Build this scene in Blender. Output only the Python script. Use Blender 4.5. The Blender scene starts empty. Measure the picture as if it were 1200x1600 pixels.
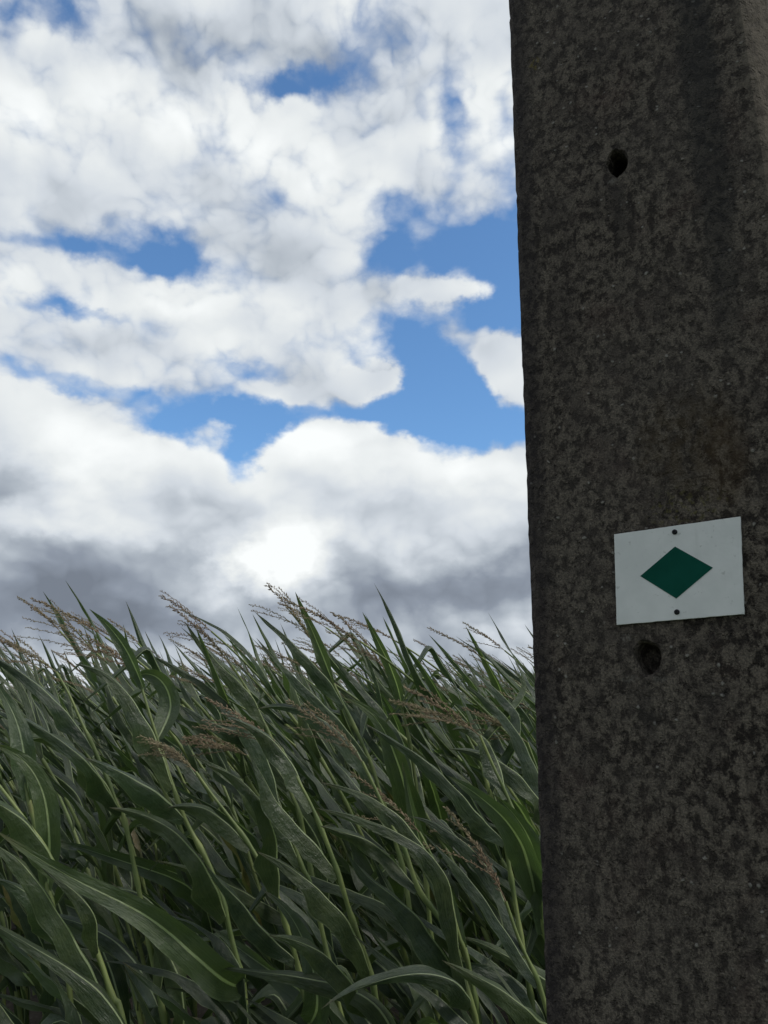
import bpy, bmesh, math, random
import numpy as np
from mathutils import Vector, Matrix
R = math.radians
scene = bpy.context.scene
C = scene.collection

# ------------------------------------------------------------------ camera
PITCH = R(14.0)
EYE = Vector((0, 0, 1.6))
F = 1256.0                                   # focal length in photo pixels (1600 high)
cam_d = bpy.data.cameras.new('camera')
cam_d.sensor_fit = 'VERTICAL'; cam_d.sensor_height = 36; cam_d.lens = 36*F/1600
cam_d.clip_start = 0.02; cam_d.clip_end = 6000
cam = bpy.data.objects.new('camera', cam_d); C.objects.link(cam)
cam.location = EYE; cam.rotation_euler = (R(90)+PITCH, 0, 0)
scene.camera = cam
scene.render.resolution_x = 768; scene.render.resolution_y = 1024
scene.view_settings.view_transform = 'Standard'; scene.view_settings.look = 'None'
scene.view_settings.exposure = 0.0; scene.view_settings.gamma = 1.0

def ray(px, py):
    x = (px-600)/F; y = -(py-800)/F
    return Vector((x, math.cos(PITCH)-y*math.sin(PITCH), math.sin(PITCH)+y*math.cos(PITCH)))
def at(px, py, Y):
    d = ray(px, py); return EYE + d*(Y/d.y)

# ------------------------------------------------------------------ sun and sky
SUN_DIR = Vector((0.80, -0.22, 0.80)).normalized()
sd = bpy.data.lights.new('sun', 'SUN'); sd.energy = 1.5; sd.angle = R(12); sd.color = (1, 0.95, 0.87)
sun = bpy.data.objects.new('sun', sd); C.objects.link(sun)
sun.rotation_euler = (-SUN_DIR).to_track_quat('-Z', 'Y').to_euler()

W = bpy.data.worlds.new('World'); scene.world = W; W.use_nodes = True
nt = W.node_tree; nt.nodes.clear()

class NB:
    """tiny helper for writing node maths"""
    def __init__(s, nt): s.nt = nt
    def node(s, t, **k):
        n = s.nt.nodes.new(t)
        for a, b in k.items(): setattr(n, a, b)
        return n
    def put(s, sock, v):
        if hasattr(v, 'is_output'): s.nt.links.new(v, sock)
        else: sock.default_value = v
    def m(s, op, a, b=None, c=None, clamp=False):
        n = s.node('ShaderNodeMath', operation=op); n.use_clamp = clamp
        s.put(n.inputs[0], a)
        if b is not None: s.put(n.inputs[1], b)
        if c is not None: s.put(n.inputs[2], c)
        return n.outputs[0]
    def v(s, op, a, b=None, scale=None):
        n = s.node('ShaderNodeVectorMath', operation=op); s.put(n.inputs[0], a)
        if b is not None: s.put(n.inputs[1], b)
        if scale is not None: s.put(n.inputs['Scale'], scale)
        return n.outputs['Value'] if op in ('DOT_PRODUCT', 'LENGTH', 'DISTANCE') else n.outputs[0]
    def xyz(s, x, y, z):
        n = s.node('ShaderNodeCombineXYZ')
        for i, q in enumerate((x, y, z)): s.put(n.inputs[i], q)
        return n.outputs[0]
    def noise(s, vec, scale, detail=4, rough=.5, dist=0, col=False, lac=2.0):
        n = s.node('ShaderNodeTexNoise'); s.put(n.inputs['Vector'], vec)
        n.inputs['Scale'].default_value = scale; n.inputs['Detail'].default_value = detail
        n.inputs['Roughness'].default_value = rough; n.inputs['Distortion'].default_value = dist
        n.inputs['Lacunarity'].default_value = lac
        return n.outputs[1] if col else n.outputs[0]
    def ramp(s, f, a, b, lo=0., hi=1., smooth=True):
        n = s.node('ShaderNodeMapRange'); n.interpolation_type = 'SMOOTHSTEP' if smooth else 'LINEAR'
        s.put(n.inputs[0], f)
        for i, q in enumerate((a, b, lo, hi)): s.put(n.inputs[i+1], q)
        return n.outputs[0]
    def mix(s, f, a, b, mode='MIX'):
        n = s.node('ShaderNodeMix', data_type='RGBA', blend_type=mode)
        s.put(n.inputs[0], f); s.put(n.inputs[6], a if hasattr(a, 'is_output') else (*a, 1))
        s.put(n.inputs[7], b if hasattr(b, 'is_output') else (*b, 1))
        return n.outputs[2]

b = NB(nt)
tc = b.node('ShaderNodeTexCoord')
sep = b.node('ShaderNodeSeparateXYZ'); nt.links.new(tc.outputs['Generated'], sep.inputs[0])
az = b.m('ARCTAN2', sep.outputs[0], sep.outputs[1])
el = b.m('ARCSINE', sep.outputs[2])
P = b.xyz(az, el, 0.0)
# irregular edges: bend the cloud field by two scales of turbulence
PN = b.v('MULTIPLY', P, (1.0, 1.3, 1.0))
w1 = b.v('SUBTRACT', b.noise(PN, 6, 3, .55, col=True), (.5, .5, .5))
w2 = b.v('SUBTRACT', b.noise(PN, 22, 4, .6, col=True), (.5, .5, .5))
PW = b.v('ADD', P, b.v('ADD', b.v('MULTIPLY', w1, (.10, .055, 0)), b.v('MULTIPLY', w2, (.05, .035, 0))))
def blobfield(c0, blobs, src):
    tot = c0
    for (x, y, rx, ry, a) in blobs:
        d = ray(x, y).normalized()
        A, E = math.atan2(d.x, d.y), math.asin(d.z)
        q = b.v('MULTIPLY', b.v('SUBTRACT', src, (A, E, 0)), (F/rx, F/ry, 0))
        g = b.m('POWER', 2.71828, b.m('MULTIPLY', b.v('DOT_PRODUCT', q, q), -1.0))
        tot = b.m('MULTIPLY_ADD', g, a, tot)
    return tot
cover = [  # x, y, rx, ry, amount: negative opens a gap of blue, positive adds cloud
    (455, 130, 46, 22, -.80), (498, 108, 34, 16, -.45), (405, 140, 40, 12, -.25), (40, 12, 110, 26, -.50), (120, 20, 60, 24, -.25), (150, 392, 150, 20, -.72), (250, 378, 90, 30, -.55), (285, 405, 50, 26, -.35),
    (640, 400, 90, 46, -.72), (760, 370, 90, 50, -.85), (600, 425, 70, 30, -.35), (650, 545, 75, 46, -.95), (780, 480, 70, 60, -1.0), (700, 590, 80, 30, -.5), (730, 500, 60, 40, -.3), (830, 430, 60, 90, -.6),
    (690, 640, 150, 50, -1.05), (285, 662, 110, 36, -1.05), (430, 648, 130, 34, -.85), (560, 640, 110, 30, -.55), (780, 670, 100, 40, -.70),
    (120, 486, 100, 13, -.60), (140, 598, 130, 17, -.55), (392, 715, 34, 44, -.85), (390, 577, 66, 20, -.50), (720, 185, 36, 50, -.42),
    (795, 270, 40, 60, -.30), (620, 320, 60, 30, -.38), (340, 90, 70, 24, -.20), (590, 70, 90, 34, -.22), (425, 300, 34, 20, -.22), (540, 90, 40, 30, -.25),
    (700, 530, 50, 26, .45), (575, 588, 60, 17, 1.75), (790, 575, 52, 50, 1.45), (700, 462, 80, 20, .95), (450, 608, 60, 16, .50),
    (338, 668, 34, 20, .75), (620, 690, 70, 10, .3), (520, 672, 70, 36, 1.35), (575, 655, 30, 14, .5), (740, 775, 240, 62, .95), (290, 725, 90, 36, .3), (60, 640, 90, 30, .5), (120, 690, 120, 60, .60), (400, 780, 300, 50, .30), (420, 930, 620, 120, .6), (440, 715, 60, 30, .3),
]
D0 = blobfield(.45, cover, PW)
def billow(vec, sc, amps=(1.0, .5, .27)):
    """rounded lobes with creases between them, in three sizes"""
    tot = 0.0
    for k, a in enumerate(amps):
        n_ = b.noise(b.v('ADD', vec, (k*1.7, k*.9, k*.4)), sc*2.15**k, 0, .5)
        tot = b.m('MULTIPLY_ADD', b.m('ABSOLUTE', b.m('SUBTRACT', n_, .5)), a*3.2, tot)
    return tot
PB = b.v('ADD', PN, b.v('ADD', b.v('MULTIPLY', w1, (.05, .05, 0)), b.v('MULTIPLY', w2, (.016, .016, 0))))
puff = billow(PB, 11)
puff_up = billow(b.v('ADD', PB, (.007, .016, 0)), 11)
n_big = b.m('SUBTRACT', b.noise(PN, 5.5, 3, .5, .2), .5)
n_det = b.m('SUBTRACT', b.noise(b.v('MULTIPLY', PN, (1, 1.25, 1)), 15, 5, .55), .5)
D = b.m('ADD', D0, b.m('ADD', b.m('MULTIPLY', n_big, .70), b.m('MULTIPLY', n_det, .75)))
D = b.m('ADD', D, b.m('MULTIPLY', b.m('SUBTRACT', puff, .55), .28))
mask = b.ramp(D, -.24, .44)
# light and dark masses inside the clouds
tone = [
    (395, 884, 80, 34, .85), (460, 840, 60, 44, .34), (190, 690, 150, 50, .24), (520, 680, 100, 46, .22), (700, 735, 150, 36, .2), (60, 822, 130, 18, .16), (770, 815, 80, 36, .06),
    (120, 895, 240, 62, -.36), (320, 880, 120, 40, -.18), (10, 755, 80, 44, -.30), (560, 860, 90, 44, -.16), (640, 925, 160, 44, -.36), (790, 935, 150, 56, -.34), (840, 870, 90, 40, -.18),
    (300, 970, 300, 34, -.32), (50, 965, 240, 40, -.22), (140, 300, 200, 56, -.14), (300, 60, 150, 60, -.26), (590, 85, 130, 50, -.20), (300, 190, 260, 50, .16), (60, 200, 120, 80, .12),
    (440, 505, 150, 26, -.10), (480, 380, 130, 40, -.10), (240, 540, 200, 26, -.08), (280, 470, 160, 24, .12), (600, 250, 120, 60, .10),
    (330, 800, 180, 30, -.06), (640, 800, 120, 40, -.08), (500, 1040, 700, 50, -.22),
]
B0 = blobfield(.745, tone, PW)
PL = b.v('ADD', PN, b.v('MULTIPLY', w1, (.05, .05, 0)))
def soft(vec): return b.noise(vec, 6.5, 2, .45)
relief = b.m('SUBTRACT', soft(PL), soft(b.v('ADD', PL, (.024, .060, 0))))
streak = b.m('SUBTRACT', b.noise(b.v('MULTIPLY', PL, (1, 2.4, 1)), 6, 2, .5), .5)
lowsky = b.ramp(el, .42, .15)
edge = b.m('MAXIMUM', b.ramp(D, .9, .1, .12, .8), b.m('MULTIPLY', lowsky, .75))                      # lobes show most near a cloud's rim
Bt = b.m('ADD', B0, b.m('MULTIPLY', relief, .68))
Bt = b.m('ADD', Bt, b.m('MULTIPLY', b.m('MULTIPLY', streak, lowsky), .16))
Bt = b.m('ADD', Bt, b.m('MULTIPLY', b.m('MULTIPLY', b.m('SUBTRACT', puff, puff_up), edge), .12))
Bt = b.m('ADD', Bt, b.m('MULTIPLY', b.m('MULTIPLY', b.m('SUBTRACT', puff, .55), edge), .09))
Bt = b.m('MULTIPLY_ADD', n_det, .02, Bt)
# added darkening of the unseen sky behind the camera, to dim pole and sign
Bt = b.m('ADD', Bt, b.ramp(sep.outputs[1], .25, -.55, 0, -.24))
Bt = b.m('ADD', Bt, b.ramp(D, 0.0, .5, -.05, 0), clamp=True)
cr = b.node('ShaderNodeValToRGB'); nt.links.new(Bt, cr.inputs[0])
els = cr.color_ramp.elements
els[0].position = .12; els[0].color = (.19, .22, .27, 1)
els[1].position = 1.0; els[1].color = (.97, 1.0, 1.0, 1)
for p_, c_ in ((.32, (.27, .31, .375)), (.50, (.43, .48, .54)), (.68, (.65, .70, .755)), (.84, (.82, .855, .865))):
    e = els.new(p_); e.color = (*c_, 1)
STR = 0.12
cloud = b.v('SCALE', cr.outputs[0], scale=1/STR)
sky = b.node('ShaderNodeTexSky', sky_type='NISHITA'); sky.sun_disc = False
sky.sun_elevation = math.asin(SUN_DIR.z); sky.sun_rotation = math.atan2(SUN_DIR.x, SUN_DIR.y)
sky.air_density = 1.0; sky.dust_density = .6; sky.ozone_density = 2.0
blue = b.mix(1.0, sky.outputs[0], (.92, 1.26, 1.48), 'MULTIPLY')
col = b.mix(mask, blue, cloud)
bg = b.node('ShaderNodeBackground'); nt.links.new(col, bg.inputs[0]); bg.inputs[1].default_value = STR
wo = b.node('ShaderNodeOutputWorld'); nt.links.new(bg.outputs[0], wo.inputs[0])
W.cycles.sampling_method = 'MANUAL'; W.cycles.sample_map_resolution = 1024

# ------------------------------------------------------------------ materials
def material(name):
    m = bpy.data.materials.new(name); m.use_nodes = True
    n = NB(m.node_tree); p = m.node_tree.nodes['Principled BSDF']
    return m, n, p
def bump(n, p, h, dist, strength=1.0):
    q = n.node('ShaderNodeBump'); n.put(q.inputs['Height'], h)
    q.inputs['Distance'].default_value = dist; q.inputs['Strength'].default_value = strength
    n.nt.links.new(q.outputs[0], p.inputs['Normal'])

def leaf_material(name, green, dark, rib, dry=0.0):
    m, n, p = material(name)
    uv = n.node('ShaderNodeUVMap').outputs[0]
    s = n.node('ShaderNodeSeparateXYZ'); n.put(s.inputs[0], uv)
    au = n.m('ABSOLUTE', n.m('SUBTRACT', s.outputs[0], .5))              # 0 at the midrib, .5 at the edge
    geo = n.node('ShaderNodeNewGeometry')
    pos = geo.outputs['Position']
    big = n.noise(pos, 3.1, 3, .5)
    mid = n.noise(pos, 26, 4, .6)
    vein = n.noise(n.v('MULTIPLY', uv, (75, 1.3, 0)), 1.0, 2, .6)
    c = n.mix(n.ramp(n.m('ADD', n.m('MULTIPLY', big, .5), n.m('MULTIPLY', n.noise(pos, 11, 3, .55), .5)), .38, .62), dark, green)
    c = n.mix(n.ramp(mid, .42, .72, 0, .5), c, (green[0]*1.6, green[1]*1.35, green[2]*1.1))
    c = n.mix(n.ramp(vein, .35, .7, 0, .42), c, (green[0]*1.7, green[1]*1.55, green[2]*1.6))
    # pale flecks and scars, as wind-beaten maize has
    fl = n.noise(n.v('MULTIPLY', uv, (16, 30, 0)), 1.0, 3, .7)
    c = n.mix(n.ramp(fl, .69, .76, 0, .5), c, (.20, .19, .11))
    edge = n.ramp(n.m('ADD', au, n.m('MULTIPLY', n.m('SUBTRACT', mid, .5), .03)), .472, .496)
    c = n.mix(n.m('MULTIPLY', edge, .55), c, (.20, .24, .14))
    tip = n.ramp(n.m('ADD', s.outputs[1], n.m('MULTIPLY', n.m('SUBTRACT', big, .5), .25)), .9, 1.03)
    c = n.mix(n.m('MULTIPLY', tip, .6), c, (.16, .12, .06))
    if dry:
        dn = n.noise(pos, 9, 4, .6)
        c = n.mix(n.ramp(n.m('ADD', dn, n.m('MULTIPLY', au, .4)), .5, .7, 0, dry), c, (.26, .20, .10))
    back = geo.outputs['Backfacing']
    c = n.mix(n.m('MULTIPLY', back, .30), c, (.125, .18, .085))
    ribw = n.ramp(n.m('DIVIDE', au, n.ramp(s.outputs[1], 0, 1, .075, .026, False)), .55, 1.0, 1, 0)
    ribf = n.m('MULTIPLY', ribw, n.ramp(s.outputs[1], .45, 1.0, .95, .50))
    c = n.mix(ribf, c, rib)
    n.put(p.inputs['Base Color'], c)
    n.put(p.inputs['Roughness'], n.ramp(mid, .3, .7, .28, .46))
    p.inputs['Specular IOR Level'].default_value = .8
    h = n.m('ADD', n.m('MULTIPLY', vein, .5), n.m('MULTIPLY', ribw, 1.6))
    bump(n, p, n.m('ADD', h, n.m('MULTIPLY', n.noise(n.v('MULTIPLY', uv, (5, 16, 0)), 1, 3, .6), 2.2)), .0024, .9)
    tr = n.node('ShaderNodeBsdfTranslucent'); n.put(tr.inputs[0], n.mix(1.0, c, (1.0, 1.2, .5), 'MULTIPLY'))
    mx = n.node('ShaderNodeMixShader'); mx.inputs[0].default_value = .36
    out = m.node_tree.nodes['Material Output']
    m.node_tree.links.new(p.outputs[0], mx.inputs[1]); m.node_tree.links.new(tr.outputs[0], mx.inputs[2])
    m.node_tree.links.new(mx.outputs[0], out.inputs[0])
    return m
M_LEAF = leaf_material('maize_leaf', (.074, .110, .050), (.028, .049, .025), (.44, .52, .30))
M_LEAF2 = leaf_material('maize_leaf_bluish', (.064, .100, .057), (.025, .045, .028), (.40, .48, .30))
M_DRY = leaf_material('maize_leaf_dry', (.10, .115, .045), (.05, .065, .028), (.28, .27, .13), .9)

m, n, p = material('maize_stalk'); M_STALK = m
geo = n.node('ShaderNodeNewGeometry'); pos = geo.outputs['Position']
c = n.mix(n.ramp(n.noise(pos, 12, 3, .5), .3, .7), (.10, .15, .045), (.23, .28, .09))
c = n.mix(n.ramp(n.noise(n.v('MULTIPLY', pos, (90, 90, 9)), 1, 3, .6), .45, .75, 0, .4), c, (.22, .25, .12))
c = n.mix(n.ramp(n.noise(pos, 7, 4, .6), .62, .72, 0, .6), c, (.14, .10, .05))
n.put(p.inputs['Base Color'], c); p.inputs['Roughness'].default_value = .5
m, n, p = material('maize_tassel'); M_TASSEL = m
geo = n.node('ShaderNodeNewGeometry'); pos = geo.outputs['Position']
c = n.mix(n.ramp(n.noise(pos, 6, 3, .6), .35, .65), (.21, .145, .090), (.20, .185, .095))
c = n.mix(n.ramp(n.noise(pos, 90, 2, .6), .4, .7), c, (.32, .25, .16))
n.put(p.inputs['Base Color'], c); p.inputs['Roughness'].default_value = .75

m, n, p = material('weathered_concrete'); M_CONC = m
tco = n.node('ShaderNodeTexCoord').outputs['Object']          # x across the face, z up, metres
wv = n.v('ADD', tco, n.v('SCALE', n.v('SUBTRACT', n.noise(tco, 55, 3, .6, col=True), (.5, .5, .5)), scale=.009))
blot = n.noise(n.v('MULTIPLY', wv, (1, 1, .78)), 76, 6, .72)
blot2 = n.noise(n.v('MULTIPLY', wv, (1, 1, .6)), 21, 4, .6)
large = n.noise(tco, 4.2, 4, .55)
grain = n.noise(tco, 420, 3, .7)
c = n.mix(n.ramp(blot, .42, .57), (.0155, .0125, .0105), (.096, .083, .067))
c = n.mix(n.ramp(blot2, .46, .64, 0, .55), c, (.026, .022, .020))
c = n.mix(n.ramp(large, .35, .62, .0, .25), c, (.080, .071, .061))
c = n.mix(n.ramp(n.noise(tco, 7.5, 4, .6), .52, .70, 0, .35), c, (.060, .040, .034))
c = n.mix(n.ramp(grain, .38, .70, 0, 1), c, n.mix(1.0, c, (2.3, 2.25, 2.15), 'MULTIPLY'))
c = n.mix(n.ramp(n.noise(tco, 210, 3, .65), .58, .68, 0, .75), c, (.010, .0095, .009))
# sparse pale grains of aggregate
vo = n.node('ShaderNodeTexVoronoi'); n.put(vo.inputs['Vector'], wv); vo.inputs['Scale'].default_value = 120
vs = n.node('ShaderNodeSeparateXYZ'); n.put(vs.inputs[0], vo.outputs['Color'])
spk = n.m('MULTIPLY', n.ramp(vo.outputs['Distance'], .14, .34, 1, 0), n.m('GREATER_THAN', vs.outputs[0], .94))
c = n.mix(n.m('MULTIPLY', spk, .75), c, (.30, .285, .25))
# flecks of lichen
sx = n.node('ShaderNodeSeparateXYZ'); n.put(sx.inputs[0], tco)
SX, SZ = sx.outputs[0], sx.outputs[2]
MARK = len(m.node_tree.nodes)
conc_ctx = (m, n, p, c, tco, SX, SZ, blot, blot2, grain, spk, vo)

m, n, p = material('sign_white_plastic'); M_WHITE = m
tco = n.node('ShaderNodeTexCoord').outputs['Object']
c = n.mix(n.ramp(n.noise(tco, 18, 4, .6), .35, .7), (.61, .635, .61), (.69, .71, .685))
c = n.mix(n.ramp(n.noise(tco, 130, 3, .6), .64, .74, 0, .55), c, (.33, .34, .31))
c = n.mix(n.ramp(n.noise(n.v('MULTIPLY', tco, (60, 60, 8)), 1, 3, .6), .60, .80, 0, .3), c, (.45, .47, .44))
n.put(p.inputs['Base Color'], c); p.inputs['Roughness'].default_value = .55
bump(n, p, n.noise(tco, 300, 3, .6), .0003, .4)
m, n, p = material('sign_green_paint'); M_GREEN = m
tco = n.node('ShaderNodeTexCoord').outputs['Object']
c = n.mix(n.ramp(n.noise(tco, 30, 4, .6), .3, .7), (.002, .060, .040), (.004, .075, .052))
n.put(p.inputs['Base Color'], c); p.inputs['Roughness'].default_value = .5
p.inputs['Specular IOR Level'].default_value = .06
m, n, p = material('dark_screw_metal'); M_SCREW = m
p.inputs['Base Color'].default_value = (.018, .019, .022, 1); p.inputs['Metallic'].default_value = .6; p.inputs['Roughness'].default_value = .55
m, n, p = material('field_soil'); M_SOIL = m
pos = n.node('ShaderNodeNewGeometry').outputs['Position']
c = n.mix(n.ramp(n.noise(pos, 1.3, 5, .6), .3, .7), (.024, .019, .014), (.05, .04, .03))
c = n.mix(n.ramp(n.noise(pos, 24, 4, .7), .55, .7), c, (.07, .06, .045))
n.put(p.inputs['Base Color'], c); p.inputs['Roughness'].default_value = .95
bump(n, p, n.noise(pos, 9, 8, .65), .08, .9)
m, n, p = material('verge_grass'); M_GRASS = m
pos = n.node('ShaderNodeNewGeometry').outputs['Position']
c = n.mix(n.ramp(n.noise(pos, 2.5, 4, .6), .3, .7), (.035, .06, .018), (.075, .09, .03))
n.put(p.inputs['Base Color'], c); p.inputs['Roughness'].default_value = .7

# ------------------------------------------------------------------ object helpers
def make_mesh(name, V, Fc, mats, uvs=None, midx=None, smooth=True):
    me = bpy.data.meshes.new(name)
    V = np.asarray(V, dtype=np.float32); Fc = np.asarray(Fc, dtype=np.int32)
    me.vertices.add(len(V)); me.vertices.foreach_set('co', V.ravel())
    nf, k = Fc.shape
    me.loops.add(nf*k); me.loops.foreach_set('vertex_index', Fc.ravel())
    me.polygons.add(nf)
    me.polygons.foreach_set('loop_start', np.arange(0, nf*k, k, dtype=np.int32))
    try: me.polygons.foreach_set('loop_total', np.full(nf, k, dtype=np.int32))
    except Exception: pass
    for q in mats: me.materials.append(q)
    if midx is not None: me.polygons.foreach_set('material_index', np.asarray(midx, dtype=np.int32))
    me.update(calc_edges=True)
    if uvs is not None:
        l = me.uv_layers.new(name='UVMap')
        l.data.foreach_set('uv', np.asarray(uvs, dtype=np.float32)[Fc.ravel()].ravel())
    me.polygons.foreach_set('use_smooth', np.full(nf, smooth))
    return me
def obj(name, me, parent=None):
    o = bpy.data.objects.new(name, me); C.objects.link(o)
    if parent is not None: o.parent = parent
    return o
def thing(name, label, cat, loc=(0, 0, 0), group=None):
    o = bpy.data.objects.new(name, None); C.objects.link(o); o.location = loc
    o.empty_display_size = .1; o['label'] = label; o['category'] = cat
    if group: o['group'] = group
    return o

# ------------------------------------------------------------------ ground
def sheet(name, x0, x1, y0, y1, z, mat, n=60, amp=.0, seed=1):
    xs = np.linspace(x0, x1, n); ys = np.linspace(y0, y1, n)
    X, Y = np.meshgrid(xs, ys)
    rs = np.random.RandomState(seed)
    Z = z+rs.rand(n, n)*amp
    V = np.stack([X.ravel(), Y.ravel(), Z.ravel()], 1)
    i = np.arange(n*n).reshape(n, n)
    Fc = np.stack([i[:-1, :-1].ravel(), i[:-1, 1:].ravel(), i[1:, 1:].ravel(), i[1:, :-1].ravel()], 1)
    o = obj(name, make_mesh(name, V, Fc, [mat])); o['kind'] = 'structure'
    return o
sheet('ground', -3000, 3000, -3000, 3000, -.02, M_SOIL, 9)
sheet('grass_verge', -30, 30, -8, 1.55, 0.0, M_GRASS, 80, .03)

# ------------------------------------------------------------------ pole (one face 31 degrees off square to the camera)
FA = R(31)
e_r = Vector((math.cos(FA), -math.sin(FA), 0))        # along the face to the right, coming nearer
nrm = Vector((-math.sin(FA), -math.cos(FA), 0))       # out of the face, towards the camera
S0 = at(1062, 893, 0.92)
def on_face(px, py):
    d = ray(px, py); t = (S0-EYE).dot(nrm)/d.dot(nrm); return EYE+d*t
ORG = Vector((S0.x, S0.y, 0))
def fc(px, py):
    q = on_face(px, py)-ORG; return q.dot(e_r), q.z
PM = Matrix((( e_r.x, -nrm.x, 0, ORG.x), (e_r.y, -nrm.y, 0, ORG.y), (0, 0, 1, 0), (0, 0, 0, 1)))   # local x right, y into pole, z up
la, lz = fc(793, 0); lb, lzb = fc(852, 1600)
ra, rz_ = fc(1150, 0); rb, rzb = fc(1200, 640)
kl = (la-lb)/(lz-lzb); kr = (ra-rb)/(rz_-rzb)
kr = min(kr, -.010)
print('pole left slope', kl, 'right slope', kr, 'left a', la, lb, 'right a', ra, rb, 'z', lz, lzb)
sa = [fc(*q) for q in ((961, 836), (1158, 808), (1164, 960), (965, 977))]
print('sign corners', sa)
rng = random.Random(5)
def build_pole():
    zs = list(np.arange(0.0, 3.4, .012)) + list(np.arange(3.4, 7.81, .2))
    z0 = -.25; zs = [z0]+zs
    DEP = .30
    rings = []
    rs = np.random.RandomState(3)
    prev = None
    for z in zs:
        ze = min(z, 3.4)+max(0, z-3.4)*.35
        aL = lb+kl*(ze-lzb)-.0028; aR = ra+kr*(ze-rz_)+.004
        ch = .032
        j = rs.randn(16)*(.0006 if 0 < z < 3.4 else 0)
        if rs.rand() < .07: j[0] += .0012*rs.rand(); j[1] += .0022*rs.rand()
        pr = [(aL, .014), (aL+.0035, .004), (aL+.011, 0.0), (aL+.03, 0), ((aL+aR)/2, 0), (aR-.008, 0), (aR, .001), (aR+.007, .0045),
              (aR+ch*.6, .0175), (aR+ch*.92, .031), (aR+ch, .045), (aR+ch, DEP-.03), (aR+ch-.02, DEP), (aL+.02, DEP), (aL, DEP-.02), (aL, .08)]
        rings.append([(x+(j[i] if i in (0, 1, 2, 7, 8, 9) else 0), y+(abs(j[i])*.8 if i in (1, 2, 7, 8) else 0), z) for i, (x, y) in enumerate(pr)])
    V = np.array(rings).reshape(-1, 3); nR = len(zs); k = 16
    Fc = []
    for i in range(nR-1):
        for q in range(k):
            a, b2 = i*k+q, i*k+(q+1) % k
            Fc.append((a, b2, b2+k, a+k))
    bm = bmesh.new()
    vs = [bm.verts.new(v) for v in V]
    for f in Fc: bm.faces.new([vs[i] for i in f])
    bm.faces.new([vs[i] for i in range(k)][::-1]); bm.faces.new([vs[(nR-1)*k+i] for i in range(k)])
    bmesh.ops.recalc_face_normals(bm, faces=bm.faces)
    me = bpy.data.meshes.new('utility_pole'); bm.to_mesh(me); bm.free()
    o = obj('utility_pole', me); o.matrix_world = PM
    return o
pole = build_pole()
def hole_cutter(px, py, rx, ry, sharp, seed, depth=.16):
    """an irregular round opening, a little pointed below, narrowing inwards"""
    a0, zc = fc(px, py); rr = np.random.RandomState(seed)
    N = 28; ph = rr.rand(4)*6.28
    bm = bmesh.new(); rings = []
    for (y, s) in ((-.03, 1.30), (-.0005, 1.20), (.005, 1.0), (depth, .80)):
        ring = []
        for i in range(N):
            t = 2*math.pi*i/N
            r = 1+.05*math.sin(3*t+ph[0])+.035*math.sin(5*t+ph[1])+.02*math.sin(9*t+ph[2])
            x = math.cos(t)*rx*r*s; z = math.sin(t)*ry*r*s
            if z < 0: x *= 1-sharp*(-z/(ry*s))**1.4; z *= 1.12
            ring.append(bm.verts.new((a0+x, y, zc+z)))
        rings.append(ring)
    for A, B_ in zip(rings, rings[1:]):
        for i in range(N): bm.faces.new((A[i], A[(i+1) % N], B_[(i+1) % N], B_[i]))
    bm.faces.new(rings[0][::-1]); bm.faces.new(rings[-1])
    bmesh.ops.recalc_face_normals(bm, faces=bm.faces)
    me = bpy.data.meshes.new('cut'); bm.to_mesh(me); bm.free()
    o = obj('cut', me); o.matrix_world = PM
    return o
pxm = .92/F*1.10
holes = [(964, 254, 16.5*pxm, 22*pxm, .42, 1), (1012, 1027, 17.5*pxm, 22*pxm, .10, 12)]
for hi, h in enumerate(holes):
    cut = hole_cutter(*h, depth=(.12, .034)[hi])
    md = pole.modifiers.new('b', 'BOOLEAN'); md.operation = 'DIFFERENCE'; md.solver = 'EXACT'; md.object = cut
    bpy.context.view_layer.update()
    ev = pole.evaluated_get(bpy.context.evaluated_depsgraph_get())
    nm = bpy.data.meshes.new_from_object(ev)
    pole.modifiers.clear(); pole.data = nm
    bpy.data.objects.remove(cut)
pole.data.name = 'utility_pole'
pole.data.materials.clear(); pole.data.materials.append(M_CONC)
pole['label'] = 'tall dark weathered concrete utility pole with drilled holes, filling the right side'
pole['category'] = 'pole'

# finish the concrete now that the pole's own measurements are known
m, n, p, c, tco, SX, SZ, blot, blot2, grain, spk, vo = conc_ctx
def patch(cx, cz, rx, rz, k=1.0, wob=.9):
    wn = n.noise(tco, 22, 4, .65)
    dx = n.m('DIVIDE', n.m('SUBTRACT', SX, cx), rx); dz = n.m('DIVIDE', n.m('SUBTRACT', SZ, cz), rz)
    r2 = n.m('ADD', n.m('MULTIPLY', dx, dx), n.m('MULTIPLY', dz, dz))
    g = n.m('POWER', 2.71828, n.m('MULTIPLY', r2, -1.0))
    return n.m('MULTIPLY', n.ramp(n.m('MULTIPLY_ADD', n.m('SUBTRACT', wn, .5), wob, g), .30, .85), k)
def pz(px, py): return fc(px, py)
x1, z1 = pz(1080, 690)
c = n.mix(n.m('MULTIPLY', patch(x1, z1, .070, .085), n.ramp(n.noise(tco, 75, 3, .6), .36, .60, .08, .5)), c, (.060, .042, .020))
x1, z1 = pz(1135, 720)
c = n.mix(patch(x1, z1, .030, .075, .28), c, (.070, .043, .018))
x1, z1 = pz(1070, 790)
c = n.mix(n.m('MULTIPLY', patch(x1, z1, .06, .028), n.ramp(n.noise(tco, 140, 3, .6), .5, .65, 0, .5)), c, (.12, .11, .03))
x1, z1 = pz(835, 100)
c = n.mix(n.m('MULTIPLY', patch(x1, z1, .012, .014), n.ramp(n.noise(tco, 190, 3, .6), .45, .6, 0, .7)), c, (.15, .12, .03))
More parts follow.
